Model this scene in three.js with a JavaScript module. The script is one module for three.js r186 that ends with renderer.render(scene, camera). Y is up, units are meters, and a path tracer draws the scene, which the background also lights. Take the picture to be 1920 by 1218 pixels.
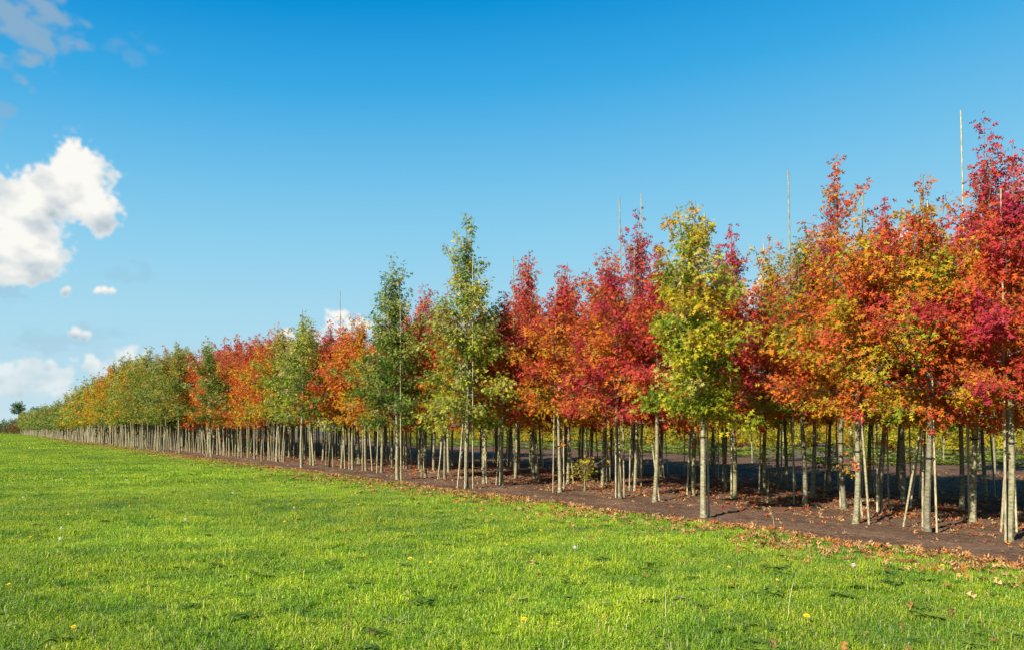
import * as THREE from 'three';
import { createNoise2D, createNoise3D } from 'simplex-noise';
import { mergeGeometries } from 'three/addons/utils/BufferGeometryUtils.js';

// ---------------------------------------------------------------- camera, sky, sun, exposure
const F = 1507, HOR = 800, EYE = 1.75;            // lens length and horizon in photograph pixels (1920 wide), eye height
const EXPOSURE = 1.9;
const scene = new THREE.Scene();
const camera = new THREE.PerspectiveCamera(2 * Math.atan(HOR / F) * 180 / Math.PI, 1920 / (2 * HOR), 0.1, 6000);
camera.position.set(0, EYE, 0);
camera.lookAt(0, EYE, -10);
camera.setViewOffset(1920, 2 * HOR, 0, 0, 1920, 1218);   // level camera, lens shifted up
const renderer = new THREE.WebGLRenderer({ antialias: true });
renderer.setSize(1920, 1218);
renderer.toneMapping = THREE.LinearToneMapping;
renderer.toneMappingExposure = EXPOSURE;
renderer.shadowMap.enabled = true;

const rad = Math.PI / 180;
const SUN_TURN = 42 * rad, SUN_UP = 30 * rad;
const sunDir = new THREE.Vector3(-Math.sin(SUN_TURN) * Math.cos(SUN_UP), Math.sin(SUN_UP), Math.cos(SUN_TURN) * Math.cos(SUN_UP));
const sun = new THREE.DirectionalLight(new THREE.Color(1, 0.93, 0.8), 5);
sun.name = 'sun';
sun.position.copy(sunDir).multiplyScalar(150).add(new THREE.Vector3(0, 0, -40));
sun.target.position.set(0, 0, -40);
sun.castShadow = true;
sun.shadow.mapSize.set(4096, 4096);
Object.assign(sun.shadow.camera, { left: -120, right: 120, top: 120, bottom: -120, near: 1, far: 400 });
scene.add(sun, sun.target);

function mulberry(a) { return () => { a = (a + 0x6d2b79f5) | 0; let t = Math.imul(a ^ (a >>> 15), 1 | a); t = (t + Math.imul(t ^ (t >>> 7), 61 | t)) ^ t; return ((t ^ (t >>> 14)) >>> 0) / 4294967296; }; }
const n2 = createNoise2D(mulberry(11)), n3 = createNoise3D(mulberry(12));
const fbm2 = (x, y, o = 4) => { let s = 0, a = 0.5; for (let i = 0; i < o; i++, a *= 0.5, x = x * 2.03 + 7.1, y = y * 2.03 + 3.7) s += a * n2(x, y); return s; };
const fbm3 = (x, y, z, o = 4) => { let s = 0, a = 0.5; for (let i = 0; i < o; i++, a *= 0.5, x = x * 2.03 + 7.1, y = y * 2.03 + 3.7, z = z * 2.03 + 1.3) s += a * n3(x, y, z); return s; };
const clamp = THREE.MathUtils.clamp, lerp = THREE.MathUtils.lerp, sstep = THREE.MathUtils.smoothstep;
const lin = (c) => { c /= 255; return c <= 0.04045 ? c / 12.92 : Math.pow((c + 0.055) / 1.055, 2.4); };
const RGB = (r, g, b) => [lin(r), lin(g), lin(b)];

// the sky: clear blue deepening upward, cumulus banks low and to the left, a few thin grey shreds
function makeSky() {
  const W = 4096, H = 2048, data = new Float32Array(W * H * 4);
  const stops = [[0, RGB(205, 228, 236)], [3, RGB(186, 221, 236)], [8, RGB(168, 217, 238)], [13, RGB(142, 207, 238)], [18, RGB(108, 190, 234)], [23, RGB(60, 169, 228)], [28, RGB(14, 146, 216)], [45, RGB(0, 112, 188)], [90, RGB(0, 80, 150)]];
  const toDir = (x, y) => [Math.atan2(x - 960, F) / rad, Math.atan2(HOR - y, Math.hypot(F, x - 960)) / rad];
  // cumulus: [x, y, r, flatness]; grey shreds: the same with an opacity
  const puffs = [[150, 312, 58], [100, 350, 62], [35, 362, 60], [150, 375, 56], [178, 395, 45], [60, 420, 62], [0, 425, 70], [30, 480, 58], [82, 472, 46], [10, 500, 42], [148, 285, 32], [-50, 410, 95], [-110, 440, 110], [-30, 330, 40], [198, 400, 26], [60, 505, 30],
    [58, 690, 24], [14, 700, 30], [93, 682, 11], [70, 718, 40], [112, 716, 34], [-30, 715, 50], [25, 735, 22], [176, 688, 20], [205, 700, 26], [240, 690, 30], [275, 690, 22], [110, 752, 22], [160, 750, 20], [125, 549, 9], [180, 547, 8], [196, 546, 9], [212, 547, 8], [140, 624, 10], [156, 628, 10],
    [636, 594, 19], [664, 608, 17], [690, 615, 14], [620, 620, 18], [545, 645, 26], [590, 640, 24], [655, 640, 30], [480, 668, 20],
    [1690, 480, 42], [1655, 520, 48], [1710, 530, 50], [1610, 560, 40], [1870, 450, 30], [1900, 520, 60], [1825, 560, 60], [1430, 530, 22], [1405, 555, 25], [1750, 470, 30], [1560, 600, 40], [1480, 640, 50], [1260, 690, 40], [1150, 700, 40], [960, 715, 34]].map(([x, y, r]) => [...toDir(x, y < 510 && x < 215 ? y + 14 : y), r * (y < 510 && x < 215 ? 0.9 : 1) / F / rad]);
  const shreds = [[15, 20, 78, 0.75], [70, 45, 60, 0.68], [120, 72, 34, 0.6], [148, 82, 20, 0.45], [-40, 20, 100, 0.75], [40, 65, 40, 0.55], [245, 92, 30, 0.2], [285, 90, 18, 0.17], [215, 88, 16, 0.12], [-4, 205, 22, 0.42], [2, 235, 16, 0.25], [240, 510, 32, 0.18], [60, 628, 28, 0.2], [100, 640, 26, 0.2], [15, 545, 36, 0.25], [180, 632, 40, 0.2]].map(([x, y, r, a]) => [...toDir(x, y), r / F / rad, a]);
  const white = RGB(252, 250, 244), shade = RGB(160, 184, 200);
  for (let row = 0; row < H; row++) {
    const el = ((row + 0.5) / H - 0.5) * 180;
    for (let col = 0; col < W; col++) {
      const at = (row * W + col) * 4;
      const e = Math.max(el, 0) * (1 - 0.16 * Math.sin((((col + 0.5) / W) * 360 - 90) * rad) * Math.cos(el * rad));   // deeper blue at right angles to the sun
      let k = 1; while (k < stops.length - 1 && stops[k][0] < e) k++;
      const [e0, c0] = stops[k - 1], [e1, c1] = stops[k], m = clamp((e - e0) / (e1 - e0), 0, 1);
      const base = [lerp(c0[0], c1[0], m), lerp(c0[1], c1[1], m), lerp(c0[2], c1[2], m)];
      let c = base, r = base[0], g = base[1], b = base[2];
      if (el > -0.5 && el < 42) {
        const az = ((col + 0.5) / W) * 360 - 90;           // 0 straight ahead, growing to the right
        const a = az > 180 ? az - 360 : az;
        let near = false, field = -1, topness = 0, wsum = 1e-6, sh = 0;
        const inView = a > -40 && a < 40;
        if (inView) {
          let wx = 0, wy = 0, done = false;
          for (const [pa, pe, pr] of puffs) {
            const da = a - pa, de = el - pe;
            if (Math.abs(da) > pr * 2.2 || Math.abs(de) > pr * 2.2) continue;
            if (!done) { wx = fbm2(a * 0.33, el * 0.33 + 40, 2) * 1.0 + fbm2(a * 1.1, el * 1.1 + 40, 6) * 0.34; wy = fbm2(a * 0.33 + 31, el * 0.33, 2) * 1.0 + fbm2(a * 1.1 + 31, el * 1.1, 6) * 0.34; done = true; }
            const q = Math.min(1, pr / 1.1), d = Math.hypot(da + wx * q, (de + wy * q) * (de < 0 ? 1.35 : 1)) / pr, f = 1 - d;
            field = field < -0.9 ? f : Math.max(field, f) + 0.1 * Math.max(0, Math.min(field, f));
            if (f > -0.6) { const w = (f + 0.6) ** 2; topness += w * (de / pr); wsum += w; }
          }
          for (const [pa, pe, pr, al] of shreds) {
            const da = a - pa, de = el - pe;
            if (Math.abs(da) > pr * 2.4 || Math.abs(de) > pr * 2.4) continue;
            const d = Math.hypot(da * 0.9, de * 1.2) / pr + fbm2(a * 0.35 + 9, el * 0.6, 5) * 1.1;
            sh = Math.max(sh, al * sstep(1 - d, 0, 0.75));
          }
        } else {
          // round the rest of the sky the same kind of scattered cumulus
          const n = fbm3(Math.cos(az * rad) * 4.4, el * 0.13, Math.sin(az * rad) * 4.4, 5), low = 1 - sstep(el, 12, 34);
          field = (n * 1.5 - 0.34) * sstep(Math.abs(a), 40, 50) - (1 - low) * 0.8;
          topness = n3(Math.cos(az * rad) * 5, el * 0.16 + 0.2, Math.sin(az * rad) * 5) * 0.5; wsum = 1;
        }
        if (sh > 0) { const s = RGB(150, 178, 200); r = lerp(r, s[0], sh); g = lerp(g, s[1], sh); b = lerp(b, s[2], sh); }
        if (field > -0.3) {
          if (inView) field += fbm2(a * 1.6 + 3, el * 2.0 + 70, 5) * 0.2;
          const soft = 0.2 + 0.16 * (1 - sstep(el, 0, 8));
          const alpha = sstep(field, -0.08, soft + 0.12) * (0.55 + 0.45 * sstep(el, 2, 9)) * sstep(el, -0.2, 2.2);
          if (alpha > 0) {
            const lump = fbm2(a * 0.26 + 50, el * 0.42 + 8, 5);
            const l = clamp(0.72 + 0.62 * (topness / wsum) + lump * 0.75, 0, 1), thick = sstep(field, 0, 0.5);
            const lit = clamp(lerp(0.8, l, thick * 0.85 + 0.15), 0, 1);
            r = lerp(r, lerp(shade[0], white[0], lit), alpha); g = lerp(g, lerp(shade[1], white[1], lit), alpha); b = lerp(b, lerp(shade[2], white[2], lit), alpha);
          }
        }
      }
      data[at] = r / EXPOSURE; data[at + 1] = g / EXPOSURE; data[at + 2] = b / EXPOSURE; data[at + 3] = 1;
    }
  }
  const t = new THREE.DataTexture(data, W, H, THREE.RGBAFormat, THREE.FloatType);
  t.mapping = THREE.EquirectangularReflectionMapping; t.magFilter = THREE.LinearFilter; t.needsUpdate = true;
  return t;
}
scene.background = makeSky();
scene.environment = scene.background;

// ---------------------------------------------------------------- helpers
const used = new Map();
function numbered(name) { const k = used.get(name) ?? 0; used.set(name, k + 1); return k ? name + '_' + String(k).padStart(3, '0') : name; }
function tag(o, label, category, group, kind) { if (label) o.userData.label = label; if (category) o.userData.category = category; if (group) o.userData.group = group; if (kind) o.userData.kind = kind; return o; }
function thing(name, x, z, y = 0) { const g = new THREE.Group(); g.name = numbered(name); g.position.set(x, y, z); scene.add(g); return g; }
function part(name, geo, mat, parent) { const m = new THREE.Mesh(geo, mat); m.name = name; parent.add(m); return m; }

class Geo {
  constructor(n = 4096) { this.p = new Float32Array(n * 3); this.c = new Float32Array(n * 3); this.t = new Float32Array(n * 2); this.n = 0; this.i = new Uint32Array(n * 2); this.k = 0; }
  v(x, y, z, r = 1, g = 1, b = 1, u = 0, v = 0) {
    if ((this.n + 1) * 3 > this.p.length) for (const [key, s] of [['p', 3], ['c', 3], ['t', 2]]) { const a = new Float32Array(this.p.length / 3 * 2 * s); if (key === 'p') continue; a.set(this[key]); this[key] = a; }
    if ((this.n + 1) * 3 > this.p.length) { const a = new Float32Array(this.p.length * 2); a.set(this.p); this.p = a; }
    const n = this.n; this.p[n * 3] = x; this.p[n * 3 + 1] = y; this.p[n * 3 + 2] = z; this.c[n * 3] = r; this.c[n * 3 + 1] = g; this.c[n * 3 + 2] = b; this.t[n * 2] = u; this.t[n * 2 + 1] = v;
    return this.n++;
  }
  f(a, b, c) { if (this.k + 3 > this.i.length) { const x = new Uint32Array(this.i.length * 2); x.set(this.i); this.i = x; } this.i[this.k++] = a; this.i[this.k++] = b; this.i[this.k++] = c; }
  done({ smooth = false, color = true, uv = true } = {}) {
    const g = new THREE.BufferGeometry();
    g.setAttribute('position', new THREE.BufferAttribute(this.p.slice(0, this.n * 3), 3));
    if (color) g.setAttribute('color', new THREE.BufferAttribute(this.c.slice(0, this.n * 3), 3));
    if (uv) g.setAttribute('uv', new THREE.BufferAttribute(this.t.slice(0, this.n * 2), 2));
    g.setIndex(new THREE.BufferAttribute(this.i.slice(0, this.k), 1));
    if (smooth) g.computeVertexNormals();
    return g;
  }
  tube(pts, radii, sides, vScale = 1, tint = [1, 1, 1], cap = true) {
    const first = this.n; let run = 0;
    for (let i = 0; i < pts.length; i++) {
      const a = pts[Math.max(0, i - 1)], b = pts[Math.min(pts.length - 1, i + 1)];
      let dx = b[0] - a[0], dy = b[1] - a[1], dz = b[2] - a[2]; const l = Math.hypot(dx, dy, dz) || 1; dx /= l; dy /= l; dz /= l;
      let ux, uy, uz; if (Math.abs(dy) < 0.9) { ux = dz; uy = 0; uz = -dx; } else { ux = 0; uy = -dz; uz = dy; }
      // ux,uy,uz perpendicular to d
      const ul = Math.hypot(ux, uy, uz); ux /= ul; uy /= ul; uz /= ul;
      const wx = dy * uz - dz * uy, wy = dz * ux - dx * uz, wz = dx * uy - dy * ux;
      if (i) run += Math.hypot(pts[i][0] - pts[i - 1][0], pts[i][1] - pts[i - 1][1], pts[i][2] - pts[i - 1][2]);
      for (let s = 0; s <= sides; s++) {
        const t = s / sides * 2 * Math.PI, c = Math.cos(t) * radii[i], d = Math.sin(t) * radii[i];
        this.v(pts[i][0] + ux * c + wx * d, pts[i][1] + uy * c + wy * d, pts[i][2] + uz * c + wz * d, ...tint, s / sides * 0.35, run * vScale);
      }
    }
    const w = sides + 1;
    for (let i = 0; i < pts.length - 1; i++) for (let s = 0; s < sides; s++) { const a = first + i * w + s; this.f(a, a + w, a + 1); this.f(a + 1, a + w, a + w + 1); }
    if (cap) { const e = pts[pts.length - 1], m = this.v(...e, ...tint, 0.1, run * vScale), o = first + (pts.length - 1) * w; for (let s = 0; s < sides; s++) this.f(o + s, m, o + s + 1); }
  }
  // a lobed oak leaf: base point, unit tip direction, unit normal, length
  leaf(x, y, z, dx, dy, dz, nx, ny, nz, L, r, g, b, fold, curl) {
    const sx = dy * nz - dz * ny, sy = dz * nx - dx * nz, sz = dx * ny - dy * nx;
    const at = (a, s, h) => this.v(x + (dx * a + sx * s + nx * h) * L, y + (dy * a + sy * s + ny * h) * L, z + (dz * a + sz * s + nz * h) * L, r, g, b);
    const m0 = at(0.06, 0, 0), m1 = at(0.42, 0, -curl * 0.1), m2 = at(0.74, 0, -curl * 0.45);
    const l1 = at(0.36, 0.34, fold), r1 = at(0.34, -0.35, fold), l2 = at(0.78, 0.42, fold * 1.2 - curl * 0.5), r2 = at(0.8, -0.41, fold * 1.2 - curl * 0.5);
    const ta = at(0.66, 0.1, -curl * 0.3), tb = at(0.66, -0.1, -curl * 0.3), tip = at(1.08, 0, -curl * 1.2);
    this.f(m0, l1, m1); this.f(m0, m1, r1); this.f(m1, l2, m2); this.f(m1, m2, r2); this.f(ta, tip, tb);
  }
}

// row coordinates: u along the tree rows (away to the left), q across them
const CU = [-0.5640, 0.8257], CQ = [0.8257, 0.5640];
const U = (x, d) => x * CU[0] + d * CU[1], Q = (x, d) => x * CQ[0] + d * CQ[1];
const X = (u, q) => u * CU[0] + q * CQ[0], D = (u, q) => u * CU[1] + q * CQ[1];
const onRow = (px, q) => { const d = F * (q / CQ[0]) / (px + 70); return [(px - 960) / F * d, d]; };
const onGround = (px, py, y = 0) => { const d = F * (EYE - y) / (py - HOR); return [(px - 960) / F * d, d]; };
const pxOf = (x, d) => 960 + F * x / d;

// ---------------------------------------------------------------- materials
function noiseTexture(size, fn, srgb) {
  const d = new Uint8Array(size * size * 4);
  for (let y = 0; y < size; y++) for (let x = 0; x < size; x++) { const c = fn(x / size, y / size, x, y); const o = (y * size + x) * 4; d[o] = clamp(c[0], 0, 1) * 255; d[o + 1] = clamp(c[1], 0, 1) * 255; d[o + 2] = clamp(c[2], 0, 1) * 255; d[o + 3] = 255; }
  const t = new THREE.DataTexture(d, size, size); t.wrapS = t.wrapT = THREE.RepeatWrapping; t.magFilter = THREE.LinearFilter; t.minFilter = THREE.LinearMipmapLinearFilter; t.generateMipmaps = true; if (srgb) t.colorSpace = THREE.SRGBColorSpace; t.needsUpdate = true; return t;
}
// noise that tiles: four-cornered blend of shifted noise
const tiled = (fn) => (u, v) => { const a = fn(u, v), b = fn(u - 1, v), c = fn(u, v - 1), d = fn(u - 1, v - 1); const s = sstep(u, 0, 1), t = sstep(v, 0, 1); return (a * (1 - s) + b * s) * (1 - t) + (c * (1 - s) + d * s) * t; };
const repeat = (t, x, y) => { const c = t.clone(); c.repeat.set(x, y ?? x); c.needsUpdate = true; return c; };

const soilN = tiled((u, v) => fbm2(u * 9, v * 9, 6)), soilN2 = tiled((u, v) => fbm2(u * 40 + 9, v * 40, 3));
const soilHeight = noiseTexture(1024, (u, v) => { const a = 0.5 + soilN(u, v) * 0.5 + soilN2(u, v) * 0.35; return [a, a, a]; });
const soilColor = noiseTexture(1024, (u, v) => { const a = 0.5 + soilN(u, v) * 0.35 + soilN2(u, v) * 0.4; return [0.40 + a * 0.16, 0.325 + a * 0.135, 0.275 + a * 0.125]; }, true);
const soilMat = new THREE.MeshPhysicalMaterial({ specularIntensity: 0.1, map: repeat(soilColor, 1 / 2.3), bumpMap: repeat(soilHeight, 1 / 1.7), bumpScale: 0.035, roughness: 1, vertexColors: true });
const thatch = noiseTexture(512, (u, v) => { const a = 0.5 + soilN(u, v) * 0.6; return [0.30 + a * 0.2, 0.40 + a * 0.18, 0.08 + a * 0.06]; }, true);
const lawnMat = new THREE.MeshPhysicalMaterial({ specularIntensity: 0.1, map: repeat(thatch, 0.8), bumpMap: repeat(soilHeight, 0.7), bumpScale: 0.04, roughness: 1, vertexColors: true });
const fieldMat = new THREE.MeshPhysicalMaterial({ specularIntensity: 0.1, vertexColors: true, roughness: 1, bumpMap: repeat(soilHeight, 0.4), bumpScale: 0.05 });

const barkN = tiled((u, v) => fbm2(u * 5, v * 14, 5)), barkR = tiled((u, v) => n2(u * 3 + 4, v * 46));
const barkColor = noiseTexture(512, (u, v) => { const a = barkN(u, v), l = sstep(barkR(u, v), 0.55, 0.8) * 0.14, m = sstep(barkN((u + 0.37) % 1, (v + 0.21) % 1), 0.0, 0.35); return [0.69 + a * 0.34 - l - m * 0.13, 0.66 + a * 0.32 - l - m * 0.08, 0.555 + a * 0.28 - l - m * 0.17]; }, true);
const barkHeight = noiseTexture(512, (u, v) => { const a = 0.5 + barkN(u, v) * 0.5 + barkR(u, v) * 0.15; return [a, a, a]; });
const barkMats = [[0.58, 0.55, 0.50], [0.50, 0.48, 0.40], [0.45, 0.46, 0.30], [0.38, 0.36, 0.33]].map((c) => new THREE.MeshStandardMaterial({ color: new THREE.Color().setRGB(...c), map: barkColor, bumpMap: barkHeight, bumpScale: 0.006, roughness: 0.85 }));
const limbMat = new THREE.MeshStandardMaterial({ color: new THREE.Color().setRGB(0.15, 0.12, 0.085), roughness: 0.85 });
const leafMat = new THREE.MeshPhysicalMaterial({ vertexColors: true, roughness: 0.95, transmission: 0.44, thickness: 0, specularIntensity: 0.18 });
const litterMat = new THREE.MeshPhysicalMaterial({ roughness: 0.9, transmission: 0.15, thickness: 0, specularIntensity: 0.2 });
const stakeMats = [[0.80, 0.74, 0.64], [0.92, 0.87, 0.78], [0.66, 0.60, 0.51]].map((c) => new THREE.MeshStandardMaterial({ color: new THREE.Color().setRGB(...c), map: repeat(barkColor, 1, 2), bumpMap: barkHeight, bumpScale: 0.002, roughness: 0.8 }));
const tieMat = new THREE.MeshStandardMaterial({ color: new THREE.Color().setRGB(0.012, 0.012, 0.013), roughness: 0.6 });
const grassMat = new THREE.MeshPhysicalMaterial({ vertexColors: true, roughness: 0.95, transmission: 0.35, thickness: 0, specularIntensity: 0.15 });

// ---------------------------------------------------------------- ground
const lawnEdge = (u) => 11.18 + 0.22 * n2(u * 0.5, 3) + 0.16 * n2(u * 1.7, 8) + 0.07 * n2(u * 5, 1);
const lawnY = (x, d) => 0.05 * n2(x * 0.22, d * 0.22) + 0.018 * n2(x * 0.6 + 5, d * 0.6) ;
const soilY = (u, q) => -0.045 + 0.03 * n2(u * 0.5, q * 1.1) + 0.024 * fbm2(u * 3, q * 3, 3) + 0.075 * Math.max(0, fbm2(u * 6.5 + 50, q * 6.5, 3) - 0.12);
function sheet(name, us, qs, y, color, mat, uvs = 1) {
  const g = new Geo(us.length * qs.length);
  for (const u of us) for (let q of qs) {
    if (typeof q === 'function') q = q(u);
    const x = X(u, q), d = D(u, q); g.v(x, y(u, q, x, d), -d, ...color(u, q, x, d), u * uvs, q * uvs);
  }
  const w = qs.length;
  for (let i = 0; i < us.length - 1; i++) for (let j = 0; j < w - 1; j++) { const a = i * w + j; g.f(a, a + w, a + 1); g.f(a + 1, a + w, a + w + 1); }
  const m = new THREE.Mesh(g.done({ smooth: true }), mat); m.name = name; m.userData.kind = 'structure'; scene.add(m); return m;
}
const range = (a, b, s, grow = 1) => { const r = []; for (let v = a; v < b; v += s, s *= grow) r.push(v); r.push(b); return r; };
{
  const green = (x, d) => { const n = fbm2(x * 0.02, d * 0.02, 3), m = fbm2(x * 0.3, d * 0.3, 3); return [0.8 + n * 0.25 + m * 0.2, 0.9 + n * 0.2 + m * 0.15, 0.7]; };
  sheet('lawn', [...range(-60, -21, 2), ...range(-20, 60, 0.4), ...range(60.4, 260, 0.5, 1.02)], [-260, -160, -100, -60, -44, ...range(-34, 10.6, 0.4), (u) => lawnEdge(u) - 0.12, lawnEdge], (u, q, x, d) => lawnY(x, d) * sstep(lawnEdge(u) - q, 0, 1.2), (u, q, x, d) => green(x, d), lawnMat);
  const brown = (u, q) => { const n = fbm2(u * 0.25, q * 0.5, 4); const s = 0.68 + n * 0.3; return [s, s * 0.95, s * 0.84]; };
  sheet('soil', [...range(-14, 0, 0.6), ...range(0.06, 34, 0.075), ...range(34.2, 262, 0.3, 1.03)], [...range(10.7, 17.5, 0.06), ...range(17.7, 40.5, 0.22, 1.03)], soilY, brown, soilMat);
  const weedy = (u, q, x, d) => { const n = fbm2(x * 0.12, d * 0.12, 4), k = sstep(n + fbm2(u * 0.05, q * 0.6, 3) * 0.8, -0.1, 0.4) * sstep(q, 38, 42) * (1 - sstep(q, 52, 58)); return [lerp(0.15, 0.20, k), lerp(0.115, 0.185, k), lerp(0.085, 0.06, k)]; };
  sheet('field', range(-90, 330, 3), range(39, 150, 1.2, 1.02), () => -0.075, weedy, fieldMat);
  sheet('ground', range(-3000, 3000, 60), range(-3000, 3000, 60), () => -0.25, (u, q) => [0.14, 0.17, 0.06], fieldMat, 0.2);
}

// ---------------------------------------------------------------- palettes (linear base colours, from low and inner to high and outer leaves)
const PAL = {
  crimson: [[0.46, 0.17, 0.02], [0.48, 0.075, 0.03], [0.45, 0.03, 0.05], [0.38, 0.03, 0.075]],  // autumn hues; end stops also paled to carry the sheen of sunlit leaves
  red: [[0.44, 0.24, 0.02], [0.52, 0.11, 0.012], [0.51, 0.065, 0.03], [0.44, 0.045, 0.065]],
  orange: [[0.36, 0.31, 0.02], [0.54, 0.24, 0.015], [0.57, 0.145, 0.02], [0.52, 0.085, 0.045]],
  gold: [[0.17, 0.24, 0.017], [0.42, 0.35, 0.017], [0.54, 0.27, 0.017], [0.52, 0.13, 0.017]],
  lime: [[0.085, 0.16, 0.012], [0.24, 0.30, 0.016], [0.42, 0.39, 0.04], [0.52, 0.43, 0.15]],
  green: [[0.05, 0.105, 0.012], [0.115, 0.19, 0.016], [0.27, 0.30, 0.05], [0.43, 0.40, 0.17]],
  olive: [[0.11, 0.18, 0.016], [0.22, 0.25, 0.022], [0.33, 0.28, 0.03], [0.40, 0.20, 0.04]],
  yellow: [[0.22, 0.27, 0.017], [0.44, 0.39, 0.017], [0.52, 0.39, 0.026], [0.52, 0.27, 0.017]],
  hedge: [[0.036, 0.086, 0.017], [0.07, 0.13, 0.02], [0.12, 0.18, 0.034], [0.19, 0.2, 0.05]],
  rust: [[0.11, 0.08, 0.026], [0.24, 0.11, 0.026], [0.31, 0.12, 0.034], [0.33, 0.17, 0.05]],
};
const pick = (pal, s) => { s = clamp(s, 0, 0.9999) * (pal.length - 1); const i = Math.floor(s), t = s - i, a = pal[i], b = pal[i + 1]; return [lerp(a[0], b[0], t), lerp(a[1], b[1], t), lerp(a[2], b[2], t)]; };

// ---------------------------------------------------------------- an oak: trunk, limbs, crown
function growTree({ seed, H, clear = 1.98, spread = 1.4, pal, pal2, leaves = 2600, leaf = 0.115, r0 = 0.058, sides = 9, shift = 0, lean = 0.03, tips = 5, sprout = 0, sparse = 0.6, leanX }) {
  const R = mulberry(seed), N = () => (R() + R() + R() - 1.5) * 1.15;
  const lx0 = (R() - 0.5) * 2 * lean, lx = leanX ?? lx0, lz = (R() - 0.5) * 2 * lean, ph = R() * 6, wob = 0.02 + R() * 0.03;
  const top = H * 0.95;
  const leader = (y) => [lx * y + wob * Math.sin(y * 1.1 + ph) * Math.min(1, y), y, lz * y + wob * Math.cos(y * 0.9 + ph) * Math.min(1, y)];
  const trunk = new Geo(512), limbs = new Geo(2048), crown = new Geo(leaves * 11);
  { const pts = [], rs = []; for (const y of [-0.12, 0, 0.04, 0.12, 0.25, 0.5, 0.9, 1.3, 1.7, 2.1, 2.6, 3.1, 3.7, 4.3, 5, 5.7, 6.4, 7.1, 7.8].filter((v) => v < top - 0.2).concat(top)) { const [a, , b] = leader(Math.max(y, 0)); pts.push([a, y, b]); rs.push(Math.max(0.006, r0 * (y < 0.3 ? 1 + 0.35 * Math.exp(-Math.max(0, y) * 14) : 1) * (1 - Math.pow(Math.max(0, y) / top, 1.15) * 0.93)) * (1 + 0.04 * N())); }
    trunk.tube(pts, rs, sides, 1); }
  const clumps = [];                                            // x, y, z, size, weight
  const nb = Math.round(12 + (H - clear) * 6);
  for (let i = 0; i < nb; i++) {
    const t = clamp((i + R() * 0.9) / nb, 0, 1), y = clear - 0.12 + (H * 0.9 - clear) * t, az = i * 2.39996 + R() * 0.7;
    const prof = t < 0.15 ? lerp(0.88, 1, t / 0.15) : t < 0.62 ? lerp(1, 0.72, (t - 0.15) / 0.47) : lerp(0.72, 0.1, Math.pow((t - 0.62) / 0.38, 0.75)), thin = 1 - sparse * sstep(t, 0.5, sparse > 0.65 ? 0.8 : 0.95);
    const long = R() < 0.2, L = spread * prof * (0.5 + 0.74 * R() + (long ? 0.4 : 0));
    let el = lerp(2, 56, Math.pow(t, 0.75)) * rad + N() * 0.2, p = leader(y), a2 = az;
    const pts = [p], rs = [0.012 + 0.008 * L * (1 - t * 0.5)], seg = 5;
    for (let k = 1; k <= seg; k++) { p = [p[0] + Math.cos(el) * Math.cos(a2) * L / seg, p[1] + Math.sin(el) * L / seg, p[2] + Math.cos(el) * Math.sin(a2) * L / seg]; pts.push(p); rs.push(rs[0] * (1 - k / seg * 0.82)); el += (t < 0.15 ? -0.02 : 0.07) + N() * 0.1; a2 += N() * 0.16; }
    limbs.tube(pts, rs, 4, 1, [1, 1, 1], false);
    const kc = Math.max(4, Math.round(4 + L * 8));
    for (let k = 0; k < kc; k++) {
      const s = (0.08 + 0.92 * Math.pow((k + 0.6 * R()) / kc, 0.7)) * seg, j = Math.min(seg - 1, Math.floor(s)), m = s - j, b = [0, 1, 2].map((c) => lerp(pts[j][c], pts[j + 1][c], m));
      const o = 0.05 + 0.34 * L * R() * (1.15 - s / seg * 0.6), oa = R() * 6.283, oe = (R() - 0.35) * 1.6;
      const c = [b[0] + Math.cos(oe) * Math.cos(oa) * o, b[1] + Math.sin(oe) * o * 0.8, b[2] + Math.cos(oe) * Math.sin(oa) * o];
      if (o > 0.1) limbs.tube([b, [(b[0] + c[0]) / 2 + N() * 0.02, (b[1] + c[1]) / 2 + 0.02, (b[2] + c[2]) / 2 + N() * 0.02], c], [0.006, 0.0045, 0.003], 3, 1, [1, 1, 1], false);
      clumps.push([...c, 0.10 + 0.08 * R() * prof, (0.35 + R()) * (0.45 + prof * 0.75) * thin, t]);
    }
  }
  // upright shoots that make the ragged top
  for (let i = 0; i < tips; i++) {
    const y = H * (0.58 + 0.28 * R()), b = leader(y), a = R() * 6.283, o = i ? 0.15 + 0.6 * R() : 0.02, hgt = i ? (H - y) * (0.35 + 0.55 * R()) : H - y, e = [b[0] + Math.cos(a) * o, y + hgt, b[2] + Math.sin(a) * o];
    limbs.tube([b, [lerp(b[0], e[0], 0.6), y + hgt * 0.4, lerp(b[2], e[2], 0.6)], e], [0.011, 0.008, 0.004], 4, 1, [1, 1, 1], false);
    const k = Math.round(3 + hgt * 5); for (let j = 0; j < k; j++) { const s = 0.25 + 0.75 * (j + 0.5 * R()) / k; clumps.push([lerp(b[0], e[0], s) + N() * 0.05, y + hgt * s, lerp(b[2], e[2], s) + N() * 0.05, 0.06 + 0.03 * R(), 0.28 + 0.35 * R(), 0.9 + 0.1 * s]); }
  }
  for (let i = 0; i < sprout; i++) {                            // tufts of leaves low on the trunk
    const y = clear - 0.25 - R() * 0.75, a = R() * 6.283, b = leader(y), o = 0.1 + 0.15 * R(), c = [b[0] + Math.cos(a) * o, y - 0.04, b[2] + Math.sin(a) * o];
    trunk.tube([b, c], [0.005, 0.003], 3, 1, [1, 1, 1], false); clumps.push([...c, 0.09, 0.5, 0.6 + 0.4 * R()]);
  }
  let wsum = 0; for (const c of clumps) wsum += c[4];
  const s1 = R() * 100;
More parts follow.
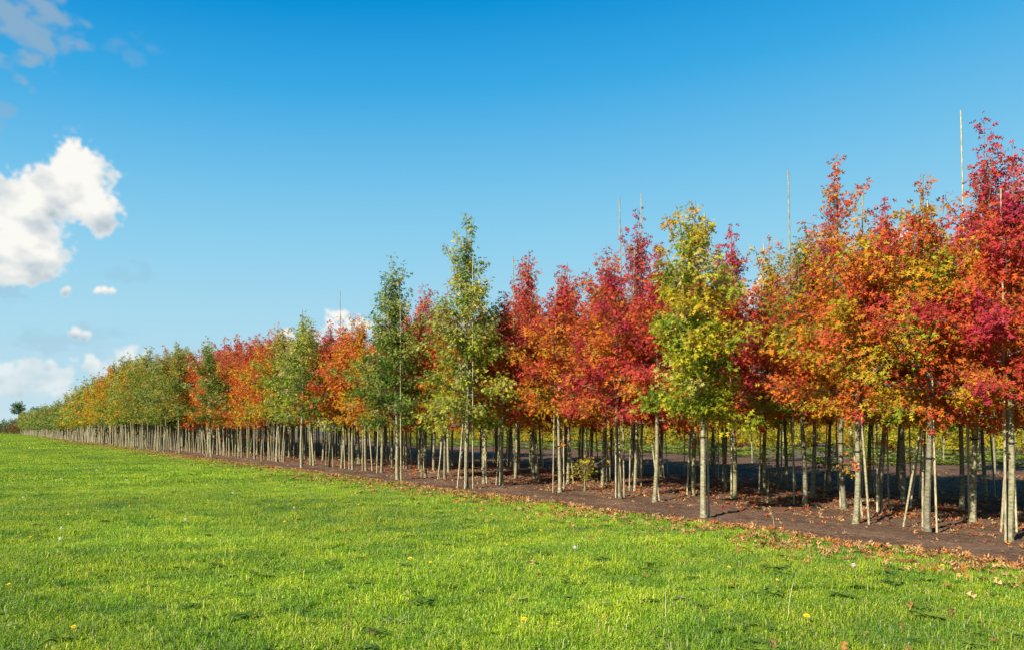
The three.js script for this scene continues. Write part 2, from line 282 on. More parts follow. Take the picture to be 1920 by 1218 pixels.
  for (const [cx, cy, cz, sz, w, t] of clumps) {
    const n = w / wsum * leaves, cnt = Math.floor(n) + (R() < n % 1 ? 1 : 0), ax = leader(cy);
    const rr = Math.hypot(cx - ax[0], cz - ax[2]) / (spread * 0.9);
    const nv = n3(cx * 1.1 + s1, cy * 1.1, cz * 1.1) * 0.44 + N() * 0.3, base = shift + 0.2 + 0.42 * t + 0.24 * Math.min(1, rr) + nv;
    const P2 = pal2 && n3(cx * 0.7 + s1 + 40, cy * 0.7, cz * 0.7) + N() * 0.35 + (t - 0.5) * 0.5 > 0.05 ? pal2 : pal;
    for (let i = 0; i < cnt; i++) {
      const ox = N() * sz * 1.25, oy = N() * sz, oz = N() * sz * 1.25, x = cx + ox, y = cy + oy, z = cz + oz;
      let dx = ox / sz * 0.5 + (cx - ax[0]) * 0.35 + N() * 0.6, dy = oy / sz * 0.25 - 0.3 + N() * 0.5, dz = oz / sz * 0.5 + (cz - ax[2]) * 0.35 + N() * 0.6, l = Math.hypot(dx, dy, dz) || 1; dx /= l; dy /= l; dz /= l;
      let nx = N() * 0.75, ny = 0.55 + N() * 0.6, nz = N() * 0.75; const dot = nx * dx + ny * dy + nz * dz; nx -= dot * dx; ny -= dot * dy; nz -= dot * dz; l = Math.hypot(nx, ny, nz) || 1; nx /= l; ny /= l; nz /= l;
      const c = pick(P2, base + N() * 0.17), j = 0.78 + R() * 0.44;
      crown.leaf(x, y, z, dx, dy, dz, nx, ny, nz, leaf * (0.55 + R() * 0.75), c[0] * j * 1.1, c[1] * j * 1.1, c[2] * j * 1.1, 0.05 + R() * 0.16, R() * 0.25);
    }
  }
  return { trunk: trunk.done({ smooth: true, color: false }), limbs: limbs.done({ smooth: true, color: false }), crown: crown.done({ uv: false }), leader, H, clear, r0 };
}
function plantTree(name, g, x, d, barkMat, turn = 0, scale = 1) {
  const t = thing(name, x, -d, -0.03); t.rotation.y = turn; if (scale !== 1) t.scale.setScalar(scale);
  part('trunk', g.trunk, barkMat, t); part('limbs', g.limbs, limbMat, t); part('crown', g.crown, leafMat, t);
  return t;
}
const tieGeo = new THREE.TorusGeometry(0.07, 0.011, 5, 14).rotateX(Math.PI / 2);

// ---------------------------------------------------------------- stakes and canes
function caneGeometry(seed, nodes, thick, thin, sides = 7) {
  const R = mulberry(seed), pts = [], rs = [], n = nodes * 3;
  for (let i = 0; i <= n; i++) { const t = i / n; pts.push([0.004 * Math.sin(t * 5 + seed), t, 0.004 * Math.cos(t * 4 + seed)]); rs.push(lerp(thick, thin, t) * (i % 3 === 0 && i ? 1.16 : 1) * (0.96 + 0.08 * R())); }
  const g = new Geo(256); g.tube(pts, rs, sides, 1); return g.done({ smooth: true, color: false });
}
const caneGeos = [caneGeometry(3, 9, 0.016, 0.011), caneGeometry(4, 11, 0.015, 0.010), caneGeometry(5, 8, 0.017, 0.011)];
const stakeGeos = [caneGeometry(6, 2, 0.024, 0.020, 8), caneGeometry(7, 2, 0.021, 0.017, 8)];
const stakeList = [];   // every stake: {x, d, len, lx, ld, tall, label, pos}
function planStake(x, d, len, topX, topD, tall, label) { stakeList.push({ x, d, len, tx: topX, td: topD, tall, label }); }

// ---------------------------------------------------------------- the oak rows
const ORD = ['first', 'second', 'third', 'fourth', 'fifth', 'sixth', 'seventh', 'eighth', 'ninth', 'tenth', 'eleventh', 'twelfth', 'thirteenth', 'fourteenth', 'fifteenth', 'sixteenth', 'seventeenth', 'eighteenth', 'nineteenth', 'twentieth', 'twenty-first', 'twenty-second', 'twenty-third', 'twenty-fourth', 'twenty-fifth', 'twenty-sixth'];
const ROWQ = [12.15, 13.57, 15.8, 17.85, 19.9, 21.9];
const ROWNAME = ['front', 'second', 'third', 'fourth', 'fifth', 'back'];
const RT = mulberry(77);
const trees = [];     // {row, px, x, d, H, pal, hero, ...}
function addTree(row, px, opt = {}) { const [x, d] = onRow(px, ROWQ[row]); trees.push({ row, px, x: x + (opt.dx ?? 0), d, ...opt }); }
// [px, top y in the photograph, palette, second palette, more]
const FRONT = [[1320, 372, 'lime', 'yellow', { sparse: 0.7, spread: 1.3, leaves: 3300, tips: 8, shift: -0.08 }], [875, 398, 'lime', 'green', { spread: 1.5, leaves: 3900, tips: 7, shift: 0.05 }], [745, 478, 'green', 'green', { spread: 1.52, leaves: 3900, tips: 7, shift: -0.05 }], [565, 580, 'lime', 'green', { spread: 1.46, leaves: 2400 }], [395, 628, 'green', 'olive', { spread: 1.59, leaves: 2200 }], [336, 640, 'olive', 'green', { spread: 1.83, leaves: 2200 }], [310, 655, 'olive', 'green', {}], [296, 662, 'green', 'olive', {}], [268, 668, 'olive', 'olive', {}], [250, 665, 'green', 'olive', {}], [236, 664, 'olive', 'green', {}]];
const SECOND = [[2075, 330, 'crimson', 'red', {}], [1893, 300, 'crimson', 'red', { spread: 1.46, leaves: 3000 }], [1740, 330, 'gold', 'red', {  spread: 1.46, leaves: 3000 }], [1605, 395, 'orange', 'gold', { spread: 1.52, leaves: 3000, sprout: 2 }], [1228, 455, 'crimson', 'red', { spread: 1.40, leaves: 2800 }], [1162, 470, 'crimson', 'orange', { spread: 1.46, leaves: 2800 }], [1050, 500, 'orange', 'red', { spread: 1.40, leaves: 2800, sprout: 1 }], [941, 545, 'red', 'orange', { leaves: 2600 }], [907, 560, 'lime', 'orange', { leaves: 2400 }], [834, 560, 'gold', 'red', { leaves: 2600 }], [798, 560, 'crimson', 'orange', { leaves: 2500 }], [715, 595, 'green', 'orange', { leaves: 2500 }], [686, 590, 'orange', 'gold', { leaves: 2600 }], [661, 600, 'orange', 'orange', { leaves: 2500 }], [640, 595, 'red', 'orange', { leaves: 2500 }], [617, 600, 'red', 'orange', { leaves: 2400 }]];
const THIRD = [[2010, 300, 'crimson', 'crimson', {}], [1825, 212, 'red', 'crimson', { leanX: 0.045, sparse: 0.75,  spread: 1.46, leaves: 3000, tips: 8 }], [1650, 370, 'orange', 'red', { spread: 1.52, leaves: 2900, sprout: 3 }], [1583, 285, 'orange', 'red', { leanX: -0.02, sparse: 0.85,  spread: 1.34, leaves: 2700, tips: 7 }], [1510, 420, 'red', 'olive', { spread: 1.40, leaves: 2600 }], [1378, 420, 'crimson', 'red', { spread: 1.34, leaves: 2500, sprout: 3 }], [1300, 450, 'red', 'crimson', { leaves: 2500, sprout: 3 }], [1190, 385, 'crimson', 'crimson', { leanX: 0.02, sparse: 0.7,  leaves: 2500, tips: 8 }], [1130, 460, 'red', 'crimson', { leaves: 2500 }], [1065, 490, 'red', 'crimson', { leaves: 2400, tips: 8 }], [1002, 470, 'crimson', 'red', { leaves: 2500, tips: 9 }], [967, 495, 'red', 'crimson', { leaves: 2500, tips: 7 }], [841, 540, 'red', 'crimson', { leaves: 2400 }], [813, 545, 'crimson', 'red', { leaves: 2300 }], [786, 530, 'red', 'crimson', { leaves: 2300 }], [762, 560, 'red', 'orange', { leaves: 2300 }], [735, 580, 'orange', 'red', { leaves: 2200 }], [671, 590, 'red', 'orange', { leaves: 2200 }]];
[FRONT, SECOND, THIRD].forEach((list, row) => list.forEach(([px, topY, pal, pal2, more], i) => {
  const [, d] = onRow(px, ROWQ[row]);
  addTree(row, px, { H: EYE + (HOR - topY) * d / F + 0.03, pal, pal2, hero: d < 42, more, pale: row === 0, dx: more.dx });
}));
// how the rows are coloured farther along, by where a trunk shows in the photograph
function paletteAt(px, r) {
  const z = px > 640 ? ['red', 'orange', 'crimson', 'gold', 'orange'] : px > 600 ? ['orange', 'red', 'gold'] : px > 530 ? ['lime', 'orange', 'olive', 'red'] : px > 400 ? ['red', 'orange', 'orange', 'gold', 'red'] : px > 360 ? ['red', 'olive', 'orange'] : px > 300 ? ['olive', 'olive', 'gold', 'green', 'orange'] : px > 150 ? ['olive', 'olive', 'gold', 'olive', 'lime', 'olive', 'gold', 'green'] : px > 128 ? ['olive', 'lime', 'olive', 'gold'] : ['hedge', 'green', 'green', 'olive'];
  return z[Math.floor(r * z.length)];
}
const taken = (row, d) => trees.some((t) => t.row === row && Math.abs(t.d - d) < 0.75);
for (let row = 0; row < 6; row++) {
  const d0 = [58, 36.8, 39.6, 15.2, 17.0, 18.6][row];
  for (let d = d0, i = 0; d < 206; d += 1.07 * (row === 0 ? 1.15 : 1), i++) {
    const dd = d + (RT() - 0.5) * 0.25, skip = RT() < (row === 0 ? 0.12 : row > 2 ? 0.3 : 0.1), a = RT(), b = RT(), c = RT();
    if (skip || taken(row, dd)) continue;
    const px = F * (ROWQ[row] / CQ[0]) / dd - 70;
    const small = dd > 108;
    addTree(row, px, { H: (dd > 130 ? 4.5 : dd > 108 ? lerp(5.6, 4.5, (dd - 108) / 22) : dd > 78 ? lerp(7.6, 5.6, (dd - 78) / 30) : dd > 55 ? 7.1 : 6.3) + (dd > 50 ? b * 2.1 - 0.5 : b * 1.1) - (row > 2 ? 0.15 : 0), pal: paletteAt(px, a), c });
  }
}
trees.sort((a, b) => Math.hypot(a.x, a.d) - Math.hypot(b.x, b.d));

// shared crowns for the trees that stand farther away or behind
const protoCache = new Map();
function proto(pal, k, far) {
  const key = pal + k + far;
  if (!protoCache.has(key)) {
    const seed = 500 + protoCache.size * 13;
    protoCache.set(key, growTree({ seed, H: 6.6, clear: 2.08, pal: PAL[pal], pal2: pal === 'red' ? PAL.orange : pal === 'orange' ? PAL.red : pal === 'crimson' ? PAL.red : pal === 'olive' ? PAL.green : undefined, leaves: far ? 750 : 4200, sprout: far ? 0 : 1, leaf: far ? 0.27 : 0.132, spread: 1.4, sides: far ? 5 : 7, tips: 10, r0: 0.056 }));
  }
  return protoCache.get(key);
}
const COLORWORD = { crimson: 'crimson', red: 'red', orange: 'orange', gold: 'golden yellow', lime: 'yellow-green', green: 'green', olive: 'olive green', yellow: 'yellow', hedge: 'dark green' };
const KEEP = 296, rowCount = [0, 0, 0, 0, 0, 0], farTrees = [];
const HEROLABEL = {
  '0:1320': 'tall yellow-green oak standing alone in the front row before the crimson trees', '0:875': 'tallest green oak of the row, with three leaning stakes at its pale trunk', '0:745': 'dark green oak in front of the orange crowns, straight trunk with one stake', '0:565': 'yellow-green oak before the red block, its bare trunk nearest the grass there', '0:395': 'slim green oak in front of red and orange trees, left part of the rows', '0:336': 'broad olive green oak where the red crowns end on the left',
  '1:1893': 'crimson oak at the right edge between two upright stakes', '1:1740': 'golden and red oak with a stake leaning far out to its left', '1:1605': 'orange and gold oak beside a thin slanting cane, left of the leaning stake', '2:1825': 'tall red oak with a bare cane above its top, left of the crimson edge tree', '2:1650': 'red and orange oak with a tuft of leaves hanging on its trunk',
  '2:1583': 'orange oak with a bare leader and long cane rising above the crowns', '2:1378': 'crimson oak with a red leaf tuft hanging low on its dark trunk', '1:1228': 'crimson oak with a slanting cane just left of the tall yellow-green oak', '1:1162': 'crimson and orange oak right of the little yellow sapling', '1:1050': 'orange and red oak left of the little yellow sapling',
};
trees.forEach((t, i) => {
  const nth = rowCount[t.row]++, far = i >= KEEP;
  if (far) { farTrees.push(t); return; }
  let g, scale = 1, turn = 0;
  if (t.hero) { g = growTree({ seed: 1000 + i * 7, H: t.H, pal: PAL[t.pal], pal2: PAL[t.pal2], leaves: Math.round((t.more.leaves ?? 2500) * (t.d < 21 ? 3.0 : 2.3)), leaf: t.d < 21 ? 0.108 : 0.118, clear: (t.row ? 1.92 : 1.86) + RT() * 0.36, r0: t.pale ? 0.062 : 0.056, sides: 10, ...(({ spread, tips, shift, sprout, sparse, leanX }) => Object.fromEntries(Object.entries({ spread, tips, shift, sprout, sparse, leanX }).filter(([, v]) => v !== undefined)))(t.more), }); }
  else { g = proto(t.pal, Math.floor((t.c ?? 0.3) * 2), false); scale = t.H / g.H; turn = RT() * 6.283; }
  const bark = barkMats[t.pale ? 0 : [1, 2, 1, 3, 0][Math.floor(RT() * 5)]];
  const o = plantTree('oak_tree', g, t.x, t.d, bark, turn, scale);
  if (t.d < 40 && RT() < 0.75) { const tie = part('tie', tieGeo, tieMat, o), y = 1.25 + RT() * 0.35, p = g.leader(y); tie.position.set(p[0], y, p[2]); }
  const word = COLORWORD[t.pal], key = t.row + ':' + t.px;
  let label = HEROLABEL[key], group;
  if (!label) {
    if (nth < 24) { label = `${word} oak, ${ORD[nth]} trunk from the right in the ${ROWNAME[t.row]} row`; }
    else { label = `small-looking ${word} oak among the close-set trunks far down the ${ROWNAME[t.row]} row`; }
  }
  tag(o, label, 'tree', nth < 24 ? 'young oaks in the nursery rows' : `far ${word} oaks of the ${ROWNAME[t.row]} row`);
  t.label = label; t.nth = nth;
});
// the rest of the rows, too far to part: one mass
{
  const mass = thing('distant_oak_rows', 0, 0);
  tag(mass, 'far end of the oak rows where trunks and crowns run together at the left', 'trees', null, 'stuff');
  const byKey = new Map();
  for (const t of farTrees) { const k = t.pal + ':' + Math.floor((t.c ?? 0.5) * 2); if (!byKey.has(k)) byKey.set(k, []); byKey.get(k).push(t); }
  const m4 = new THREE.Matrix4(), q = new THREE.Quaternion(), up = new THREE.Vector3(0, 1, 0);
  for (const [k, list] of byKey) {
    const [pal, v] = k.split(':'), g = proto(pal, v, true);
    for (const [nm, geo, mat] of [['trunks', g.trunk, barkMats[0]], ['crowns', g.crown, leafMat]]) {
      const im = new THREE.InstancedMesh(geo, mat, list.length); im.name = nm;
      list.forEach((t, i) => { const s = t.H / g.H, w = t.H < 6 ? 1.25 : 1; q.setFromAxisAngle(up, (t.d * 37.7) % 6.28); m4.compose(new THREE.Vector3(t.x, -0.03, -t.d), q, new THREE.Vector3(s * w, s, s * w)); im.setMatrixAt(i, m4); });
      mass.add(im);
    }
  }
}

// ---------------------------------------------------------------- stakes: canes reaching into the crowns, short slanting stakes
{
  const R = mulberry(991);
  // read off the photograph: [foot x, foot y, top x, top y, tall]
  const seen = [[1330, 967, 1321, 400, 1, 'thin pale cane close right of the tall yellow-green front oak'], [857, 916, 870, 770, 0, 'stake leaning in from the left at the tallest green oak'], [871, 916, 874, 772, 0, 'stake upright against the left side of the tallest green oak'], [887, 916, 886, 480, 1, 'cane standing free to the right of the tallest green oak'], [752, 901, 750, 560, 1, 'cane right beside the dark green front oak'],
    [1877, 998, 1896, 780, 0, 'stout pale stake left of the crimson edge oak'], [1907, 998, 1903, 790, 0, 'stake right of the crimson edge oak, at the frame edge'], [1693, 985, 1732, 795, 0, 'long stake leaning far left away from the golden oak'], [1731, 986, 1733, 480, 1, 'cane upright along the left side of the golden oak'], [1706, 954, 1731, 800, 0, 'second slanting stake behind the far-leaning one'],
    [1619, 974, 1598, 800, 0, 'thin cane slanting left over the orange and gold oak'], [1819, 971, 1803, 206, 1, 'tallest bare cane above the crowns, near the right edge'], [1646, 962, 1641, 470, 1, 'cane left of the oak with the orange leaf tuft'], [1668, 957, 1660, 560, 1, 'cane right of the oak with the orange leaf tuft'], [1490, 946, 1479, 318, 1, 'bare cane rising above the dark orange crowns, well left of the tallest cane'], [1577, 950, 1570, 305, 1, 'bare cane beside the bare orange leader'], [1613, 950, 1618, 360, 1, 'dark cane topped with pink leaves above the orange crowns'],
    [1237, 937, 1222, 815, 0, 'slanting pale stake at the crimson oak left of the yellow-green one'], [1171, 929, 1162, 371, 1, 'bare cane above the crimson crowns, left of two'], [1165, 929, 1161, 800, 0, 'stake hard against the crimson and orange oak'], [1203, 910, 1203, 362, 1, 'bare cane above the crimson crowns, right of two'], [1058, 917, 1055, 560, 1, 'cane right of the oak beside the yellow sapling'], [965, 897, 962, 480, 1, 'bare cane above the red crowns, right of the tallest green oak'], [1372, 934, 1372, 560, 1, 'cane left of the oak with the low red tuft'], [640, 870, 637, 545, 1, 'cane above the orange crowns before the small white cloud'], [930, 908, 939, 790, 0, 'stake leaning right in a bundle of three, right of the tallest green oak'], [937, 909, 940, 790, 0, 'middle stake of a bundle of three, right of the tallest green oak'], [714, 880, 717, 560, 1, 'cane at the green and orange oak, left of the dark green front oak']];
  const done = new Set();
  for (const [fx, fy, tx, ty, tall, label] of seen) {
    const [x, d] = onGround(fx, fy, -0.03), ex = (tx - 960) / F * d, ey = EYE + (HOR - ty) * d / F;
    planStake(x, d, ey + 0.1, ex, d + (tall ? 0.02 : 0.06), tall, label);
    for (const t of trees) if (Math.hypot(t.x - x, t.d - d) < 0.55) done.add(t);
  }
  for (const t of trees) {
    if (done.has(t) || t.d > 205) continue;
    const k = R() < 0.25 ? 2 : R() < 0.8 ? 1 : 0;
    for (let j = 0; j < k; j++) {
      const side = R() < 0.65 ? 1 : -1, off = 0.09 + R() * 0.12 + j * 0.08, tall = R() < (t.row ? 0.7 : 0.45) && !j, slant = tall ? 0.02 : 0.1 + R() * 0.14;
      const fx = t.x + side * off, fd = t.d - 0.06 - R() * 0.1;
      planStake(fx, fd, tall ? t.H * (0.62 + 0.42 * R()) : 2.05 + R() * 0.3, tall ? t.x + side * 0.05 + (R() - 0.5) * 0.15 : fx - side * slant, tall ? t.d : t.d - 0.03, tall, t.nth < 24 && t.label ? `${j ? 'outer ' : ''}${tall ? 'cane' : 'stake'} ${side > 0 ? 'right' : 'left'} of the ${ORD[t.nth]} trunk from right, ${ROWNAME[t.row]} row` : null);
    }
  }
  stakeList.sort((a, b) => Math.hypot(a.x, a.d) - Math.hypot(b.x, b.d));
  const up = new THREE.Vector3(0, 1, 0), m4 = new THREE.Matrix4(), q = new THREE.Quaternion();
  const rest = [];
  stakeList.forEach((s, i) => {
    const foot = new THREE.Vector3(s.x, -0.1, -s.d), dir = new THREE.Vector3(s.tx - s.x, s.len, s.d - s.td), len = dir.length(); q.setFromUnitVectors(up, dir.normalize());
    if (i >= 290) { rest.push([foot, q.clone(), len, s.tall]); return; }
    const geo = s.tall ? caneGeos[i % 3] : stakeGeos[i % 2], mat = stakeMats[Math.floor(R() * 3)];
    const o = new THREE.Mesh(geo, mat); o.name = numbered(s.tall ? 'bamboo_cane' : 'tree_stake'); o.position.copy(foot); o.quaternion.copy(q); o.scale.set(1, len, 1);
    if (s.tall) o.scale.set(1 + len * 0.04, len, 1 + len * 0.04);
    scene.add(o);
    tag(o, s.label ?? (s.tall ? 'thin cane among the far trunks of the oak rows' : 'short pale stake slanting among the far trunks of the oak rows'), s.tall ? 'cane' : 'stake', s.label ? (s.tall ? 'canes in the oak rows' : 'stakes in the oak rows') : (s.tall ? 'far canes in the oak rows' : 'far stakes in the oak rows'));
  });
  const im = new THREE.InstancedMesh(stakeGeos[0], stakeMats[1], rest.length); im.name = 'distant_stakes'; tag(im, 'mass of pale stakes at the far left end of the oak rows', 'stakes', null, 'stuff');
  rest.forEach(([f, r, l, tall], i) => { m4.compose(f, r, new THREE.Vector3(1.3, Math.min(l, tall ? 9 : 3), 1.3)); im.setMatrixAt(i, m4); }); scene.add(im);
}

// ---------------------------------------------------------------- things between and beyond the rows
{
  const R = mulberry(4242);
  function bush({ seed, H, spread, low, pal, leaves, leaf, r0 = 0.02 }) { return growTree({ seed, H, clear: low, spread, pal: PAL[pal], leaves, leaf, r0, sides: 6, tips: 2, lean: 0.02 }); }
  const place = (name, g, px, py, label, cat, group, bark = barkMats[1]) => { const [x, d] = onGround(px, py, -0.05), o = plantTree(name, g, x, d, bark); tag(o, label, cat, group); return o; };
  place('oak_sapling', bush({ seed: 61, H: 1.05, spread: 0.42, low: 0.42, pal: 'yellow', leaves: 210, leaf: 0.1, r0: 0.028 }), 1097, 921, 'little yellow-leaved oak sapling with a stubby trunk on the open soil', 'sapling');
  place('cut_back_oak', bush({ seed: 62, H: 1.0, spread: 0.16, low: 0.55, pal: 'olive', leaves: 26, leaf: 0.08, r0: 0.022 }), 1440, 941, 'thin cut-back young oak with few leaves right of the low red tuft', 'sapling');
  place('shrub', bush({ seed: 63, H: 1.7, spread: 0.5, low: 0.2, pal: 'hedge', leaves: 420, leaf: 0.1 }), 1556, 892, 'dark green shrub in the shade behind the orange oaks', 'shrub');
  place('shrub', bush({ seed: 64, H: 1.5, spread: 0.45, low: 0.2, pal: 'hedge', leaves: 380, leaf: 0.1 }), 1335, 880, 'dark green shrub in the shade behind the yellow-green front oak', 'shrub');
  // a loose row of slim trees in the sunlit field behind the oaks
  [[1803, 886, 'gold', 'left'], [1839, 882, 'yellow', 'middle'], [1866, 888, 'lime', 'right']].forEach(([px, py, pal, w]) => { const [x, d] = onGround(px, py, -0.05), g = proto(pal === 'yellow' ? 'gold' : pal, 0, false); tag(plantTree('slim_tree', g, x, d, barkMats[0], R() * 6, 0.8), `${w} of three slim pale trunks on the sunny weeds behind the right-hand oaks`, 'tree', 'slim trees behind the oaks'); });
  [[1411, 868], [1098, 858], [1470, 862], [1770, 868], [1905, 872]].forEach(([px, py], i) => { const [x, d] = onGround(px, py, -0.05); tag(plantTree('slim_tree', proto(['gold', 'lime'][i % 2], 0, false), x, d, barkMats[0], R() * 6, 0.75), ['slim sunlit trunk on the weeds just right of the yellow-green front oak', 'slim sunlit trunk on the weeds behind the yellow sapling', 'slim sunlit trunk on the weeds behind the cut-back young oak', 'slim sunlit trunk on the weeds behind the golden oak', 'slim sunlit trunk on the weeds behind the crimson edge oak'][i], 'tree', 'slim trees behind the oaks'); });
  // young yellow trees in rows across the field
  const kinds = [['yellow', 0], ['lime', 1], ['gold', 2]].map(([pal], i) => [pal, [0, 1].map((k) => bush({ seed: 700 + i * 10 + k, H: 3.6, spread: 1.6, low: 0.34, pal, leaves: 2300, leaf: 0.18, r0: 0.045 }))]);
  let made = 0; const back = [];
  [56, 60, 65, 71, 79, 90].forEach((q, r) => {
    for (let u = -46; u < 190; u += 2.4 + R() * 0.5) {
      const x = X(u, q), d = D(u, q), px = pxOf(x, d), a = R(), b = R(), c = R(); if (px < 640 || px > 2000 || c < 0.08) continue;
      const k = a < 0.5 ? 0 : a < 0.8 ? 1 : 2, g = kinds[k][1][b < 0.5 ? 0 : 1];
      if (r < 2) { const o = plantTree('young_tree', g, x, d, barkMats[0], b * 6, 0.8 + b * 0.35), w = COLORWORD[kinds[k][0]]; tag(o, `low bushy ${w} young tree, ${r ? 'second' : 'nearest'} row across the field behind the oaks`, 'tree', `${w} young trees, ${r ? 'second' : 'nearest'} field row`); made++; }
      else back.push([x, d, g, b, kinds[k][0]]);
    }
  });
  const mass = thing('distant_young_trees', 0, 0); tag(mass, 'rows of yellow and green young trees closing the field behind the oaks', 'trees', null, 'stuff');
  const by = new Map(); for (const t of back) { if (!by.has(t[2])) by.set(t[2], []); by.get(t[2]).push(t); }
  const m4 = new THREE.Matrix4(), q4 = new THREE.Quaternion(), up = new THREE.Vector3(0, 1, 0);
  for (const [g, list] of by) for (const [nm, geo, mat] of [['trunks', g.trunk, barkMats[0]], ['crowns', g.crown, leafMat]]) { const im = new THREE.InstancedMesh(geo, mat, list.length); im.name = nm; list.forEach(([x, d, , b], i) => { const s = 0.9 + b * 0.5; q4.setFromAxisAngle(up, b * 6.28); m4.compose(new THREE.Vector3(x, -0.07, -d), q4, new THREE.Vector3(s, s, s)); im.setMatrixAt(i, m4); }); mass.add(im); }
  // the far left: rust-brown and green shrubs, two big trees
  const rust = [0, 1].map((k) => bush({ seed: 810 + k, H: 3.4, spread: 0.95, low: 0.25, pal: 'rust', leaves: 420, leaf: 0.26 })), greens = [0, 1].map((k) => bush({ seed: 820 + k, H: 4.4, spread: 1.7, low: 0.5, pal: 'hedge', leaves: 700, leaf: 0.3 }));
  [[22, 'rust', 'pointed rust-brown shrub where the lawn ends far left'], [8, 'rust', 'smaller rust-brown shrub at the left edge of the far lawn'], [31, 'rust', 'rust-brown shrub nearest the end of the trunk palisade']].forEach(([px, , label], i) => { const d = 196 + i * 3, x = (px - 960) / F * d, o = plantTree('shrub', rust[i % 2], x, d, barkMats[3], i, i === 1 ? 0.8 : 1.05); tag(o, label, 'shrub'); });
  for (let i = 0; i < 16; i++) { const d = 215 + R() * 30, px = -40 + i * 7.5, x = (px - 960) / F * d; tag(plantTree('shrub', greens[i % 2], x, d, barkMats[3], R() * 6, 0.8 + R() * 0.5), 'green shrub in the far hedge behind the rust-brown shrubs', 'shrub', 'far green hedge shrubs'); }
  const big = growTree({ seed: 901, H: 11.5, clear: 6.8, spread: 3.3, pal: PAL.hedge, leaves: 1500, leaf: 0.5, r0: 0.2, sides: 7, tips: 2, shift: -0.15 });
  { const d = 300; tag(plantTree('broadleaf_tree', big, (35 - 960) / F * d, d, barkMats[3]), 'big dark tree with a domed crown on the far left skyline', 'tree'); tag(plantTree('broadleaf_tree', big, (67 - 960) / F * (d + 10), d + 10, barkMats[3], 2, 0.86), 'smaller dark tree right of the domed one on the skyline', 'tree'); }
  // low weeds on the field
  const weed = new Geo(600), RW = mulberry(31);
  for (let i = 0; i < 26; i++) { const a = RW() * 6.28, r = RW() * 0.22, l = 0.09 + RW() * 0.1, g = 0.75 + RW() * 0.5; weed.leaf(Math.cos(a) * r, 0.02 + RW() * 0.08, Math.sin(a) * r, Math.cos(a) * 0.8, 0.6, Math.sin(a) * 0.8, -Math.cos(a) * 0.6, 0.8, -Math.sin(a) * 0.6, l * 1.5, 0.24 * g, 0.28 * g, 0.035, 0.1, 0.2); }
  const wg = weed.done({ uv: false }), spots = [];
  for (let i = 0; i < 60000 && spots.length < 1700; i++) { const q = 34 + R() * 24, u = -40 + R() * 170, x = X(u, q), d = D(u, q), px = pxOf(x, d); if (px < 700 || px > 1980) continue; const n = fbm2(x * 0.12, d * 0.12, 4) + fbm2(u * 0.05, q * 0.6, 3) * 0.8; if (n + (q < 38 ? -0.55 : 0) + (R() - 0.5) * 0.5 < 0.02) continue; spots.push([x, d, 0.7 + R() * 1.0]); }
  const im = new THREE.InstancedMesh(wg, leafMat, spots.length); im.name = 'weeds'; tag(im, 'low green weeds over the sunny field behind the oak rows', 'weeds', null, 'stuff');
  spots.forEach(([x, d, s], i) => { q4.setFromAxisAngle(up, i * 1.7); m4.compose(new THREE.Vector3(x, -0.06, -d), q4, new THREE.Vector3(s, s * 0.8, s)); im.setMatrixAt(i, m4); }); scene.add(im);
}

// ---------------------------------------------------------------- grass
function tuftGeometry(seed, size, blades, len, width) {
  const R = mulberry(seed), g = new Geo(blades * 6);
  for (let i = 0; i < blades; i++) {
    const x = (R() - 0.5) * size, z = (R() - 0.5) * size, a = R() * 6.283, l = len * (0.45 + R() * 0.75), w = width * (0.7 + R() * 0.6), bend = 0.35 + R() * 1.7, t = R();
    let c = t < 0.4 ? [0.235, 0.37, 0.02] : t < 0.66 ? [0.35, 0.46, 0.026] : t < 0.82 ? [0.075, 0.20, 0.024] : t < 0.94 ? [0.50, 0.54, 0.10] : [0.56, 0.50, 0.26];  // the pale yellow-green share paints highlights into the turf; the last is straw
    const j = 0.8 + R() * 0.4; c = c.map((v) => v * j);
    const ca = Math.cos(a), sa = Math.sin(a), px = -sa * w / 2, pz = ca * w / 2;
    const at = (s, ww) => { const hgt = l * (Math.sin(s * 1.5) * (1 - bend * 0.38 * s)), out = l * bend * s * s * 0.75; return [x + ca * out + px * ww, hgt, z + sa * out + pz * ww]; };
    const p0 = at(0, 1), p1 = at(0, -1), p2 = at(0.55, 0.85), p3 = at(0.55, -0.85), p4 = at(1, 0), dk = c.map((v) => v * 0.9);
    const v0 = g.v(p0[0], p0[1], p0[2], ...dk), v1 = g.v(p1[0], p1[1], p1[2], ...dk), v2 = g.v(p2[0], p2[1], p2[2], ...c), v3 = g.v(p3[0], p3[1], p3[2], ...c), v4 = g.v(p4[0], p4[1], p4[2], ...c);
    g.f(v0, v1, v2); g.f(v1, v3, v2); g.f(v2, v3, v4);
  }
  return g.done({ uv: false });
}
const grassTint = (x, d) => {
  const big = fbm2(x * 0.11 + 3, d * 0.11, 3), mid = fbm2(x * 0.7, d * 0.7 + 9, 3), dark = sstep(fbm2(x * 0.5 + 30, d * 0.5, 4), 0.12, 0.4);
  const y = 1.06 + big * 0.34 + mid * 0.34;
  return [clamp(1.0 * y + mid * 0.3, 0.4, 1.7) * (1 - dark * 0.24), clamp(1.0 * y, 0.45, 1.5) * (1 - dark * 0.17), 0.85];
};
